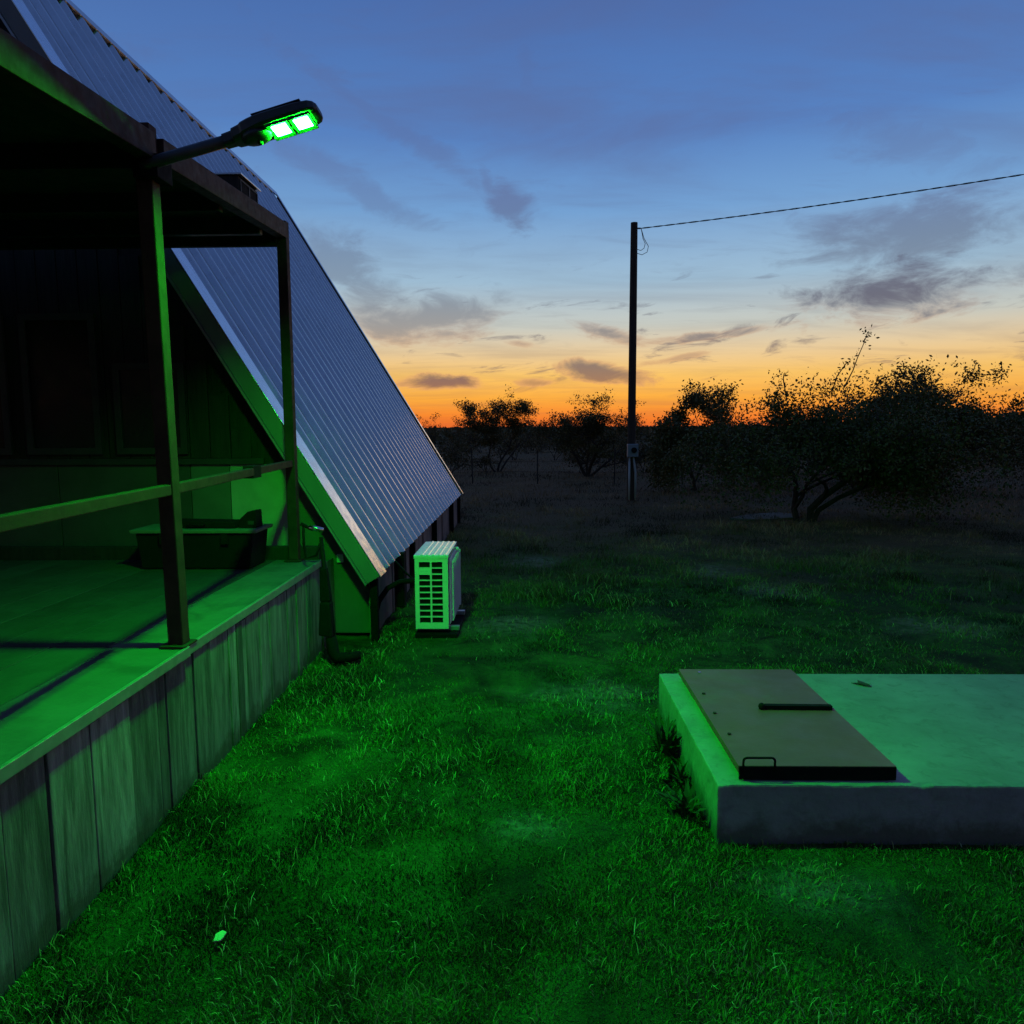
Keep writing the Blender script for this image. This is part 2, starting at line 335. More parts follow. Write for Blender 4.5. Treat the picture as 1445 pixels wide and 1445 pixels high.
# ------------------------------------------------------------------ A-frame house
EX, EZ, RX, RZ, Y0, Y1 = -1.41, .58, -5.0, 6.5, 6.70, 15.35
sl_ = Vector((RX-EX, 0, RZ-EZ)); SL = sl_.length; sd = sl_/SL; nd = Vector((sd.z, 0, -sd.x))     # up the slope, outward
def build_house():
    H = Thing('a_frame_house', (RX, Y0, 0), 'steep A-frame house with ribbed blue-grey metal roof reaching almost to the grass', 'house')
    # ribbed roof sheets: three major ribs on each 0.92 m sheet
    prof = [(0, 0)]
    wdt = (Y1-Y0)/9.5*1.0; wdt = .9105
    for r in range(3):
        c = wdt/3*(r+.5); prof += [(c-.060, 0), (c-.036, .030), (c-.026, .043), (c-.010, .050), (c+.010, .050), (c+.027, .043), (c+.036, .030), (c+.060, 0)]
        for k in (1/3, 2/3):
            if True: prof += [(c+.055+(wdt/3-.11)*k-.012, 0), (c+.055+(wdt/3-.11)*k-.004, .006), (c+.055+(wdt/3-.11)*k+.004, .006), (c+.055+(wdt/3-.11)*k+.012, 0)] if c+.055+(wdt/3-.11)*k+.012 < wdt else []
    prof.append((wdt, 0))
    for side in (1, -1):
        mb = MB(); rows = []
        for t in (0., SL*.5, SL-.02):
            rows.append([mb.bm.verts.new((EX-RX+sd.x*t+nd.x*(.004+h), y, EZ+sd.z*t+nd.z*(.004+h))) for y, h in prof])
        for a, b in zip(rows, rows[1:]):
            for i in range(len(prof)-1): mb.bm.faces.new((a[i], a[i+1], b[i+1], b[i]))
        if side < 0:
            for v in mb.bm.verts: v.co.x = -v.co.x
        me = mesh_of(mb, 'roof_panel', M['roof'])
        n = 9
        for i in range(n):
            H.share('roof_panel', me, (0, .055+i*(wdt+.0285), 0))
            # lap strip under each joint keeps the roof closed
        mb = MB(); T = .06
        q = lambda t, k, y: (RX+side*(EX-RX+sd.x*t+nd.x*k), y, EZ+sd.z*t+nd.z*k)
        mb.hexa([q(.03, -T, Y0+.05), q(.03, -T, Y1-.05), q(SL-.03, -T, Y1-.05), q(SL-.03, -T, Y0+.05)],
                [q(.03, 0, Y0+.05), q(.03, 0, Y1-.05), q(SL-.03, 0, Y1-.05), q(SL-.03, 0, Y0+.05)])
        H.part('roof_deck', mb, M['roof'])
        for (ya, yb, nm) in ((Y0-.016, Y0+.25, 'rake_trim'), (Y1-.09, Y1+.016, 'rake_trim')):
            mb = MB(); mb.hexa([q(-.012, .0625, ya), q(-.012, .0625, yb), q(SL, .0625, yb), q(SL, .0625, ya)], [q(-.012, .071, ya), q(-.012, .071, yb), q(SL, .071, yb), q(SL, .071, ya)])
            H.part(nm, mb, M['rake'], .003)
        for ya in (Y0-.012, Y1-.018):
            mb = MB(); mb.hexa([q(.0, -.075, ya), q(.0, -.075, ya+.03), q(SL-.12, -.075, ya+.03), q(SL-.12, -.075, ya)], [q(0, .061, ya), q(0, .061, ya+.03), q(SL, .061, ya+.03), q(SL, .061, ya)])
            fa = H.part('fascia_board', mb, M['fascia'], .004)
            mb = MB(); mb.hexa([q(-.004, -.098, ya-.012), q(-.004, -.098, ya+.02), q(SL-.12, -.098, ya+.02), q(SL-.12, -.098, ya-.012)],
                               [q(-.004, -.078, ya-.012), q(-.004, -.078, ya+.02), q(SL-.12, -.078, ya+.02), q(SL-.12, -.078, ya-.012)])
            H.part('drip_edge', mb, M['trim'], parent=fa)
    mb = MB()
    ctr = [(-.075, -.03), (-.02, .07), (.02, .07), (.075, -.03), (.055, -.035), (0, .04), (-.055, -.035)]
    mb.prism([(RX+x, Y0-.02, RZ+.03+z) for x, z in ctr], (0, Y1-Y0+.04, 0)); H.part('ridge_cap', mb, M['roof'])
    # gable wall, front and back
    yg = 6.95
    def tri(mb, y, zlo, x_in=.16):
        pass
    slope = (RZ-EZ)/(EX-RX)
    def half(z): return (RZ-.17-z)/slope*1.0-.03
    for yy, nm in ((yg, 'gable_wall'), (Y1-.3, 'gable_wall')):
        mb = MB(); zb = .0
        pts = [(RX-half(.62)-.0, yy, 0), (RX+half(.62), yy, 0), (RX+half(.62), yy, .62), (RX+half(RZ-.5), yy, RZ-.5), (RX-half(RZ-.5), yy, RZ-.5), (RX-half(.62), yy, .62)]
        mb.prism(pts, (0, .1, 0)); wall = H.part(nm, mb, M['gable'])
        if yy == yg: W0 = wall
    # upright cladding boards on the front gable, above the low sheeted part
    rng = random.Random(4)
    x = RX-2.7
    while x < RX+2.75:
        bw = .19; xc = x+bw/2
        top = min(RZ-.9, RZ-.35-(abs(xc-RX)+bw/2+.12)*slope)
        lo = 1.68
        if top > lo+.1:
            d = rng.uniform(0, .01); mb = MB(); mb.box(x+.004, x+bw-.004, yg-.022-d, yg-.002, lo, top); H.part('gable_board', mb, M['gable'], .003, parent=W0)
        x += bw
    # sheet panels along the bottom of the gable with a sill rail over them
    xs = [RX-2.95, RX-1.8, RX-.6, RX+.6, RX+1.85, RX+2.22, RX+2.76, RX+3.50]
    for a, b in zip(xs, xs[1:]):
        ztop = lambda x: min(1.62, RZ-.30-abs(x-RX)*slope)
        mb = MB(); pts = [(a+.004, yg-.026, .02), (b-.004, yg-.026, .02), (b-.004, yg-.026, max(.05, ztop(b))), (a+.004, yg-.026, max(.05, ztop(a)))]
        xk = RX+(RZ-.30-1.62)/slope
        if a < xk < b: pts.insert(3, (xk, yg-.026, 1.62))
        mb.prism(pts, (0, .024, 0)); k = 2.2 if a == RX+2.22 else .4 if a < RX+1.8 else .8; H.part('wall_sheet', mb, M['panel'], .002, parent=W0, tint=(k, k, k, 1))  # tints paint the lamp's bright patch into one sheet, dimmer wall elsewhere
    mb = MB(); mb.box(RX-2.7, RX+2.55, yg-.06, yg-.002, 1.622, 1.678); H.part('sill_rail', mb, M['frame'], .004, parent=W0)
    # two dark windows in the gable
    for x0, x1 in ((RX+.35, RX+1.05), (RX+1.19, RX+1.85), (RX-1.6, RX-.75), (RX-.6, RX+.2)):
        zt = 3.0 if x1 < RX+1.5 else 2.55
        f = MB(); z0 = 1.72; y = yg-.034
        for b in ((x0, x1, z0, z0+.06), (x0, x1, zt-.06, zt), (x0, x0+.06, z0+.06, zt-.06), (x1-.06, x1, z0+.06, zt-.06)): f.box(b[0], b[1], y-.03, y, b[2], b[3])
        fo = H.part('window', f, M['frame'], parent=W0)
        g = MB(); g.box(x0+.055, x1-.055, y-.012, y-.004, z0+.055, zt-.055)
        H.part('pane', g, M['glass'], parent=W0)
    # foundation skirt below the right eave: sheets and dark uprights
    ys = [6.84, 7.9, 9.1, 10.25, 11.3, 12.55, 13.85, 15.2]
    for i, (a, b) in enumerate(zip(ys, ys[1:])):
        d = rng.uniform(-.012, .012); mb = MB(); mb.box(-1.50+d, -1.472+d, a+.012, b-.012, -.05, .62); H.part('skirt_panel', mb, M['skirt'], .003)
    for y in (6.80, 9.1, 11.3, 13.85, 15.24):
        mb = MB(); mb.box(-1.468, -1.40, y-.035, y+.035, -.05, .56); H.part('skirt_post', mb, M['black'], .004)
    for y in (7.9, 10.25, 12.55):
        mb = MB(); mb.box(-1.47, -1.455, y-.02, y+.02, -.05, .57); H.part('seam_batten', mb, M['skirt'], .002)
    mb = MB(); mb.box(-8.55, -8.50, 6.84, 15.2, -.05, .62); H.part('skirt_panel', mb, M['skirt'])
    mb = MB(); mb.box(-8.5, -1.55, 7.1, 15.0, -.05, .45); H.part('floor_frame', mb, M['black'])
    # small vent dormer on the slope
    yd, yd2, xo, zt = 10.36, 11.06, -3.86, 5.30
    def rz(x): return EZ+(EX-x)*slope
    mb = MB()
    xi = EX-(zt-EZ)/slope-.10
    mb.prism([(xo, yd, rz(xo)-.04), (xo, yd, zt), (xi, yd, zt+.01), (xi, yd, zt-.16)], (0, yd2-yd, 0)); D = H.part('vent_dormer', mb, M['gable'], .004)
    mb = MB(); mb.box(xi-.02, xo+.05, yd-.03, yd2+.03, zt+.012, zt+.035); H.part('dormer_roof', mb, M['roof'], .004, parent=D)
    zb = rz(xo)+.06
    for a, b in ((yd+.05, yd+.33), (yd+.37, yd+.65)):
        mb = MB(); mb.box(xo+.003, xo+.012, a, b, zb, zt-.05); H.part('vent_opening', mb, M['black'], parent=D)
        f = MB()
        for q_ in ((a-.02, a, zb-.02, zt-.03), (b, b+.02, zb-.02, zt-.03), (a, b, zt-.05, zt-.03), (a, b, zb-.02, zb)): f.box(xo+.001, xo+.02, *q_)
        H.part('vent_frame', f, M['frame'], parent=D)
    # outlet box on the low wall right of the porch
    mb = MB(); mb.box(-1.80, -1.74, yg-.052, yg-.0262, .70, .78); H.part('outlet_box', mb, M['white'], .006, parent=W0)
build_house()

# ------------------------------------------------------------------ porch
DZ_ = .80
def build_porch():
    P = Thing('porch', (-1.85, 4.0, 0), 'raised open porch with dark steel frame and weathered board skirting beside the A-frame', 'porch')
    # floor sheets with pale metal nosing
    rngd = random.Random(19)
    for a, b, e in ((1.4, 3.845, -1.80), (3.855, 6.50, -1.815)):
        xr = e-.022; fl = None; i = 0
        while xr > -7.6:
            wd = (.40, .33, .30)[min(i, 2)]; mb = MB(); mb.box(xr-wd, xr-.005, a, b, DZ_-.045, DZ_-rngd.uniform(0, .004)); k = rngd.uniform(.4, .8) if i else 1.25  # inner planks darkened to paint the dimmer floor beyond the rail's shadow
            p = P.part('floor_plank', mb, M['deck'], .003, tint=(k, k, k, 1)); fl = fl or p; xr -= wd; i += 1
        mb = MB(); mb.box(e-.020, e, a, b, DZ_-.05, DZ_+.004); P.part('edge_trim', mb, M['trim'], .003, parent=fl)
    mb = MB(); mb.box(-7.6, -1.90, 1.45, 6.45, .55, DZ_-.047); P.part('floor_frame', mb, M['black'])
    # upright skirting boards, uneven in width, colour and depth
    rng = random.Random(11); y = 1.42; ws = []
    seq = [.24, .2, .27, .3, .25, .28, .31, .27, .09, .30, .22, .26, .12, .10, .07, .24, .2, .17, .24, .21, .26, .2, .23, .22, .22]
    tn = [1., .8, 1.1, .9, .7, 1.05, 1.25, .62, .5, .8, .75, .9, 1.3, .45, 1.2, .95, 1.1, .9, 1.05, .85, 1., .9, .8, .95, .8]
    for wd, k in zip(seq, tn):
        if y+wd > 6.48: wd = 6.48-y
        if wd < .05: break
        d = rng.uniform(0, .014); mb = MB(); mb.box(-1.848-d, -1.825-d, y+.005, y+wd-.005, -.06, DZ_-.052-rng.uniform(0, .02))
        P.part('skirt_board', mb, M['wood'], .004, tint=(k, k, k*1.02, 1)); y += wd
    # end sill against the house
    mb = MB(); mb.box(-7.6, -1.86, 6.52, 6.60, DZ_-.2, DZ_+.11); P.part('end_sill', mb, M['gable'], .005)
    mb = MB(); mb.box(-1.845, -1.83, 6.50, 6.9, -.05, DZ_-.05); P.part('skirt_board', mb, M['wood'], .003, tint=(.7, .7, .7, 1))
    # posts, rails, beams
    s_ = .041
    bt = lambda y: 3.40+(y-3.88)*.098          # beam top
    bx = lambda y: -1.875-(y-3.88)*.068
    for y in (1.55, 3.88, 6.45):
        x = bx(y); zt = 3.45 if y < 4 else bt(y)+.012
        if y < 2: zt = 3.25
        dl = -.03 if y == 3.88 else 0.
        mb = MB(); q4 = lambda o, z: [(x-s_+o, y-s_, z), (x+s_+o, y-s_, z), (x+s_+o, y+s_, z), (x-s_+o, y+s_, z)]; mb.hexa(q4(0, DZ_+.012), q4(dl, zt)); po = P.part('post', mb, M['steel'], .006)
        mb = MB(); mb.box(x-.075, x+.066, y-.075, y+.075, DZ_+.001, DZ_+.012); P.part('base_plate', mb, M['steel'], .002, parent=po)
    def bar(nm, ya, yb, h, half, zt, mat, inset=0.):
        mb = MB(); a, b = bx(ya)-inset, bx(yb)-inset
        mb.hexa([(a-half, ya, zt(ya)-h), (a+half, ya, zt(ya)-h), (b+half, yb, zt(yb)-h), (b-half, yb, zt(yb)-h)], [(a-half, ya, zt(ya)), (a+half, ya, zt(ya)), (b+half, yb, zt(yb)), (b-half, yb, zt(yb))])
        return P.part(nm, mb, mat, .005)
    bar('beam', 1.60, 3.832, .125, .043, bt, M['steel']); bar('beam', 3.928, 6.402, .125, .043, bt, M['steel'])
    bar('rail', 1.60, 3.832, .055, .025, lambda y: 1.665, M['steel']); r = bar('rail', 3.928, 6.402, .055, .025, lambda y: 1.665+(y-3.9)*.006, M['steel'])
    mb = MB(); mb.box(-2.02, -1.945, 5.26, 5.42, 1.60, 1.688); P.part('rail_strap', mb, M['black'], .004, parent=r)
    for x in (-4.9, -7.5):
        for y in (1.55, 6.45):
            mb = MB(); mb.box(x-s_, x+s_, y-s_, y+s_, DZ_+.001, bt(y)-.01); P.part('post', mb, M['steel'], .006)
    # sloping ceiling and cross beams
    mb = MB(); ya, yb = 1.5, 6.5
    mb.hexa([(-7.6, ya, bt(ya)-.035), (bx(ya)-.05, ya, bt(ya)-.035), (bx(yb)-.05, yb, bt(yb)-.035), (-7.6, yb, bt(yb)-.035)],
            [(-7.6, ya, bt(ya)-.005), (bx(ya)-.05, ya, bt(ya)-.005), (bx(yb)-.05, yb, bt(yb)-.005), (-7.6, yb, bt(yb)-.005)])
    P.part('ceiling', mb, M['ceil'])
    for y, h in ((2.7, .12), (3.88, .125), (5.05, .12), (5.98, .125), (6.45, .15)):
        mb = MB(); mb.box(-7.6, bx(y)-.05, y-.03, y+.03, bt(y)-.037-h, bt(y)-.037); P.part('cross_beam', mb, M['ceil'] if y != 5.98 else M['frame'], .004)
build_porch()

# ------------------------------------------------------------------ solar street lamp on the near post
def build_lamp():
    base = Vector((-1.875, 3.88, 3.24))
    T = Thing('street_lamp', base, 'black solar street lamp with two glowing green panels clamped to the near porch post', 'street lamp')
    a0 = base+Vector((.055, 0, 0)); tip = Vector((-1.026, 3.88, 3.50)); neck = Vector((-1.475, 3.88, 3.375))
    mb = MB(); mb.tube([base+Vector((-.02, -.075, -.01)), base+Vector((.03, -.075, .005)), neck+Vector((-.0, -.0, 0))], .029, 10); T.part('arm', mb, M['lamp'], smooth=True)
    mb = MB(); mb.box(base.x-.062, base.x+.062, 3.80, 3.96, base.z-.06, base.z+.05); br = T.part('clamp', mb, M['black'], .004)
    u = (tip-neck).normalized(); roll = rad(-3); v = Vector((0, math.cos(roll), math.sin(roll))); v = (v-u*v.dot(u)).normalized(); n = u.cross(v).normalized()
    if n.z < 0: n = -n
    # head: outline lofted along its length; t is thickness above the underside
    R = []
    def ring(s, hw, lo, hi):
        pts = []
        for k in range(12):
            th = 2*math.pi*(k+.5)/12; c, sn = math.cos(th), math.sin(th)
            cc = math.copysign(abs(c)**.45, c); ss = math.copysign(abs(sn)**.45, sn)
            pts.append(neck+u*s+v*(hw*cc)+n*((hi+lo)/2+(hi-lo)/2*ss))
        R.append(pts)
    L_ = (tip-neck).length
    for s, hw, lo, hi in ((-.03, .034, -.030, .030), (.02, .038, -.030, .031), (.028, .056, -.031, .033), (.07, .066, -.031, .036), (.085, .078, -.031, .039), (.12, .087, -.03, .042), (.16, .094, -.027, .044), (.2, .098, -.024, .044), (.36, .098, -.022, .042), (L_-.035, .092, -.02, .036), (L_-.012, .078, -.018, .03), (L_, .055, -.012, .022)): ring(s, hw, lo, hi)
    mb = MB(); mb.loft(R); head = T.part('lamp_head', mb, M['lamp'], smooth=False)
    # round belly with motion sensor
    mb = MB(); c = neck+u*.135-n*.03-v*.02; rr = []
    for k, (r_, h) in enumerate(((.062, .01), (.060, -.012), (.048, -.026), (.02, -.032))): rr.append([c+u*r_*1.25*math.cos(2*math.pi*i/14)+v*r_*math.sin(2*math.pi*i/14)+n*h for i in range(14)])
    mb.loft(rr); T.part('sensor_housing', mb, M['lamp'], parent=head, smooth=True)
    mb = MB(); mb.ball(c-n*.034+u*.01, .014); T.part('sensor', mb, M['frame'], parent=head, smooth=True)
    mb = MB(); lo = [neck+u*a+v*b+n*.0445 for a, b in ((.15, -.08), (.40, -.08), (.40, .08), (.15, .08))]; mb.hexa(lo, [p+n*.004 for p in lo]); T.part('solar_panel', mb, M['solar'], parent=head)
    for s in (.258, .372):
        nb = -.0225
        # rim added round each panel to catch a green glow, then the diffuser
        hu, hv = .036, .052; q = lambda a, b, h: [neck+u*(s+x)+v*y+n*(nb+h) for x, y in ((-a, -b), (a, -b), (a, b), (-a, b))]
        mb = MB(); r0, r1, r2, r3 = ([mb.bm.verts.new(p) for p in q(hu+e, hv+e*1.6, h)] for e, h in ((.0005, -.0045), (.016, -.0105), (.019, -.0095), (.0195, .002)))
        for a, b in ((r0, r1), (r1, r2), (r2, r3)):
            for k in range(4): mb.bm.faces.new((a[k], a[(k+1) % 4], b[(k+1) % 4], b[k]))
        T.part('panel_rim', mb, M['lamp'], parent=head)
        mb = MB(); mb.hexa(q(hu, hv, -.0045), q(hu, hv, -.001)); T.part('led_panel', mb, M['led'], parent=head)
build_lamp()

# ------------------------------------------------------------------ things on the porch
def build_porch_things():
    # storage chest near the house wall
    x0, x1, y0, y1, z0, z1 = -3.25, -2.24, 6.02, 6.42, DZ_, 1.10
    T = Thing('storage_chest', ((x0+x1)/2, 6.2, z0), 'dark lidded storage chest at the house end of the porch', 'chest')
    mb = MB(); q = lambda i, z: [(x0+i, y0+i*.6, z), (x1-i, y0+i*.6, z), (x1-i, y1-i*.6, z), (x0+i, y1-i*.6, z)]
    mb.hexa(q(.05, z0+.002), q(.02, z1)); T.part('body', mb, M['tool'], .012)
    mb = MB(); mb.hexa(q(-.012, z1+.002), q(-.02, z1+.03)); T.part('lid', mb, M['panel'], .006, tint=(1, 1, 1, 1))
    for x in (x0+.25, x1-.25):
        mb = MB(); mb.box(x-.03, x+.03, y0-.006, y0+.02, z1-.09, z1-.005); T.part('latch', mb, M['black'], .004)
    zl = z1+.032
    T = Thing('tool_case', (-2.75, 6.2, zl), 'long flat black case lying on the storage chest lid', 'case')
    mb = MB(); mb.hexa([(-3.05, 6.12, zl), (-2.42, 6.10, zl), (-2.42, 6.30, zl), (-3.05, 6.32, zl)], [(-3.03, 6.13, zl+.062), (-2.44, 6.11, zl+.055), (-2.44, 6.29, zl+.055), (-3.03, 6.31, zl+.062)])
    b = T.part('body', mb, M['rubber'], .012)
    mb = MB(); mb.tube([(-2.82, 6.115, zl+.03), (-2.81, 6.085, zl+.032), (-2.69, 6.085, zl+.032), (-2.68, 6.112, zl+.03)], .008, 6); T.part('handle', mb, M['black'], smooth=True)
    T = Thing('battery_pack', (-2.35, 6.2, zl), 'stubby dark box with sloping back at the right end of the chest lid', 'box')
    mb = MB(); mb.prism([(-2.405, 6.12, zl), (-2.255, 6.12, zl), (-2.262, 6.12, zl+.145), (-2.33, 6.12, zl+.135), (-2.40, 6.12, zl+.07)], (0, .15, 0)); T.part('body', mb, M['rubber'], .008)
    mb = MB(); mb.box(-2.325, -2.275, 6.112, 6.119, zl+.03, zl+.06); T.part('label_plate', mb, M['frame'], .001)
build_porch_things()

# ------------------------------------------------------------------ black yard tool leaning on the porch corner
def build_tool():
    bx_, by = -1.66, 6.1
    T = Thing('yard_tool', (bx_, by, 0), 'tall black powered yard tool leaning beside the far end of the porch', 'garden tool')
    mb = MB(); mb.tube([(-1.645, 6.08, .20), (-1.695, 6.12, .70), (-1.735, 6.16, 1.05)], [.026, .022, .016], 8); T.part('shaft', mb, M['tool'], smooth=True)
    mb = MB(); mb.hexa([(-1.75, 6.03, .24), (-1.63, 6.03, .22), (-1.63, 6.16, .22), (-1.75, 6.16, .24)], [(-1.735, 6.05, .52), (-1.645, 6.05, .52), (-1.645, 6.15, .52), (-1.735, 6.15, .52)]); mo = T.part('motor', mb, M['tool'], .018)
    mb = MB(); mb.hexa([(-1.735, 6.055, .522), (-1.645, 6.055, .522), (-1.645, 6.14, .522), (-1.735, 6.14, .522)], [(-1.735, 6.08, .80), (-1.675, 6.08, .80), (-1.675, 6.14, .80), (-1.735, 6.14, .80)]); T.part('housing', mb, M['rubber'], .014)
    mb = MB(); mb.tube([(-1.655, 6.08, .22), (-1.635, 6.06, .10), (-1.60, 6.04, .05), (-1.50, 6.06, .052), (-1.42, 6.10, .06)], [.045, .05, .052, .042, .036], 10); T.part('nozzle', mb, M['rubber'], smooth=True)
    mb = MB(); mb.tube([(-1.88, 6.10, 1.17), (-1.84, 6.10, 1.15), (-1.80, 6.11, 1.125), (-1.70, 6.13, 1.11)], .015, 8); T.part('handlebar', mb, M['tool'], smooth=True)
    mb = MB(); mb.tube([(-1.81, 6.105, 1.135), (-1.76, 6.105, 1.13), (-1.70, 6.12, 1.112)], .021, 8); T.part('grip', mb, M['chrome'], smooth=True, label='shiny bare metal grip')
    mb = MB(); mb.tube([(-1.86, 6.10, 1.15), (-1.865, 6.11, 1.0), (-1.85, 6.12, .88), (-1.77, 6.13, .90), (-1.735, 6.14, 1.0)], .012, 7); T.part('loop_handle', mb, M['tool'], smooth=True)
build_tool()

# ------------------------------------------------------------------ heat pump outdoor unit
def build_ac():
    x0, x1, y0, y1, zb, zt = -1.065, -.755, 6.865, 7.70, .075, .775
    # base pad
    mb = MB()
    mb.box(-1.07, -.67, 6.84, 7.84, -.03, .030)
    single('equipment_pad', (-.85, 7.3, 0), mb, M['rubber'], 'thin dark mounting pad under the heat pump in the grass', 'pad', bevel=.006)
    T = Thing('heat_pump', (-.9, 7.3, .035), 'white heat pump outdoor unit with gridded end panel standing beside the house', 'air conditioner')
    mb = MB(); mb.box(x0+.012, x1-.004, y0+.03, y1, zb+.002, zt-.03); T.part('body', mb, M['ac'], .008)
    # end panel: frame with two columns of openings
    e = MB(); ya, yb = y0, y0+.028
    cols = [(x0+.040, x0+.142), (x0+.158, x0+.258)]
    zs0, zs1, n = zb+.055, zt-.065, 10; pitch = (zs1-zs0)/n; slat = .011
    e.box(x0, cols[0][0], ya, yb, zb, zt-.03); e.box(cols[0][1], cols[1][0], ya, yb, zb, zt-.03); e.box(cols[1][1], x1, ya, yb, zb, zt-.03)
    for c0, c1 in cols:
        e.box(c0, c1, ya, yb, zb, zs0); e.box(c0, c1, ya, yb, zs1, zt-.03)
    panel = T.part('end_panel', e, M['ac'])
    for ci, (c0, c1) in enumerate(cols):
        for k in range(1, n):
            zc = zs0+pitch*k
            mb = MB(); mb.box(c0+.0005, c1-.0005, ya+.004, yb-.002, zc-slat/2, zc+slat/2); T.part('grille_bar', mb, M['ac'], parent=panel)
    mb = MB(); mb.box(cols[0][0]+.0005, cols[0][1]-.0005, ya+.003, yb-.002, zs0+pitch*8+.006, zs0+pitch*9-.006); lab = T.part('label_plate', mb, M['ac'], parent=panel)
    mb = MB(); zc = zs0+pitch*8.5
    for i, wd in enumerate((.010, .008, .009, .006, .009, .008, .007)): mb.box(cols[0][0]+.012+i*.011, cols[0][0]+.012+i*.011+wd, ya+.0015, ya+.0028, zc-.006, zc+.005)
    T.part('label_print', mb, M['acgrey'], parent=panel)
    mb = MB(); mb.box(cols[0][0]-.004, cols[1][1]+.004, yb+.0005, yb+.0015, zs0-.01, zs1+.01); T.part('coil', mb, M['black'], parent=panel)
    # top cover with shallow ribs
    mb = MB(); rows = []
    prof = []
    wx = x1-x0+.012
    for i in range(49):
        t = i/48; prof.append((x0-.006+wx*t, .006*(1 if (i % 8) in (2, 3, 4) else 0)*(1 if .2 < t < .97 else 0)))
    up = [[(x, y, zt+h-(.008 if y in (y0-.006, y1+.006) else 0)) for x, h in prof] for y in (y0-.006, y0+.004, y1-.004, y1+.006)]
    vs_ = [[mb.bm.verts.new(p) for p in r] for r in up]
    for a, b in zip(vs_, vs_[1:]):
        for i in range(48): mb.bm.faces.new((a[i], a[i+1], b[i+1], b[i]))
    low = [mb.bm.verts.new(p) for p in ((x0-.006, y0-.006, zt-.032), (x1+.006, y0-.006, zt-.032), (x1+.006, y1+.006, zt-.032), (x0-.006, y1+.006, zt-.032))]
    mb.bm.faces.new([low[0], low[1]]+[v for v in vs_[0][::-1]]); mb.bm.faces.new([low[2], low[3]]+list(vs_[-1]))
    mb.bm.faces.new([low[1], low[2]]+[r[-1] for r in vs_[::-1]]); mb.bm.faces.new([low[3], low[0]]+[r[0] for r in vs_]); mb.bm.faces.new(low[::-1])
    T.part('top_cover', mb, M['ac'])
    # fan side: grey guard set off the body
    mb = MB(); mb.box(x1+.001, x1+.012, y0+.07, y1-.03, zb+.03, zt-.05); g = T.part('fan_panel', mb, M['acgrey'], .004)
    mb = MB()
    for k in range(9):
        y = y0+.12+k*.078; mb.box(x1+.030, x1+.038, y-.004, y+.004, zb+.05, zt-.08)
    for z in np.linspace(zb+.055, zt-.085, 12): mb.box(x1+.024, x1+.0298, y0+.10, y1-.06, z-.003, z+.003)
    T.part('fan_guard', mb, M['acgrey'], parent=g)
    mb = MB(); mb.box(x1+.0125, x1+.045, y1-.045, y1-.03, zb+.04, zt-.07); T.part('guard_frame', mb, M['acgrey'], .003, parent=g)
    for y in (y0+.12, y1-.12):
        mb = MB(); mb.box(x0-.01, x1+.09, y-.03, y+.03, .0355, zb); T.part('foot', mb, M['trim'], .004)
    for x, y in ((x1+.022, y1-.15), (x0-.022, y1-.2)):
        mb = MB(); mb.ball((x, y, zt-.05), .022); T.part('screw_cap', mb, M['white'], smooth=True)
    # insulated pipes to the wall
    T = Thing('refrigerant_line', (-1.3, 7.25, .4), 'black insulated pipes looping from house skirting to the white heat pump', 'pipe')
    mb = MB(); mb.tube([(-1.47, 7.0, .18), (-1.44, 7.02, .30), (-1.36, 7.06, .42), (-1.25, 7.1, .475), (-1.15, 7.12, .48), (-1.055, 7.14, .475)], .026, 8); T.part('insulated_pipe', mb, M['rubber'], smooth=True)
    mb = MB(); mb.tube([(-1.475, 7.75, .62), (-1.36, 7.6, .57), (-1.25, 7.45, .50), (-1.15, 7.3, .46), (-1.055, 7.2, .45)], .011, 6); T.part('power_cable', mb, M['rubber'], smooth=True)
    mb = MB(); mb.box(-1.455, -1.36, 8.02, 8.20, .0, .60)  # plain dark block standing against the skirting
    single('dark_upright', (-1.41, 8.11, 0), mb, M['black'], 'black upright block against house skirting behind the heat pump', 'pipe cover', bevel=.012)
build_ac()

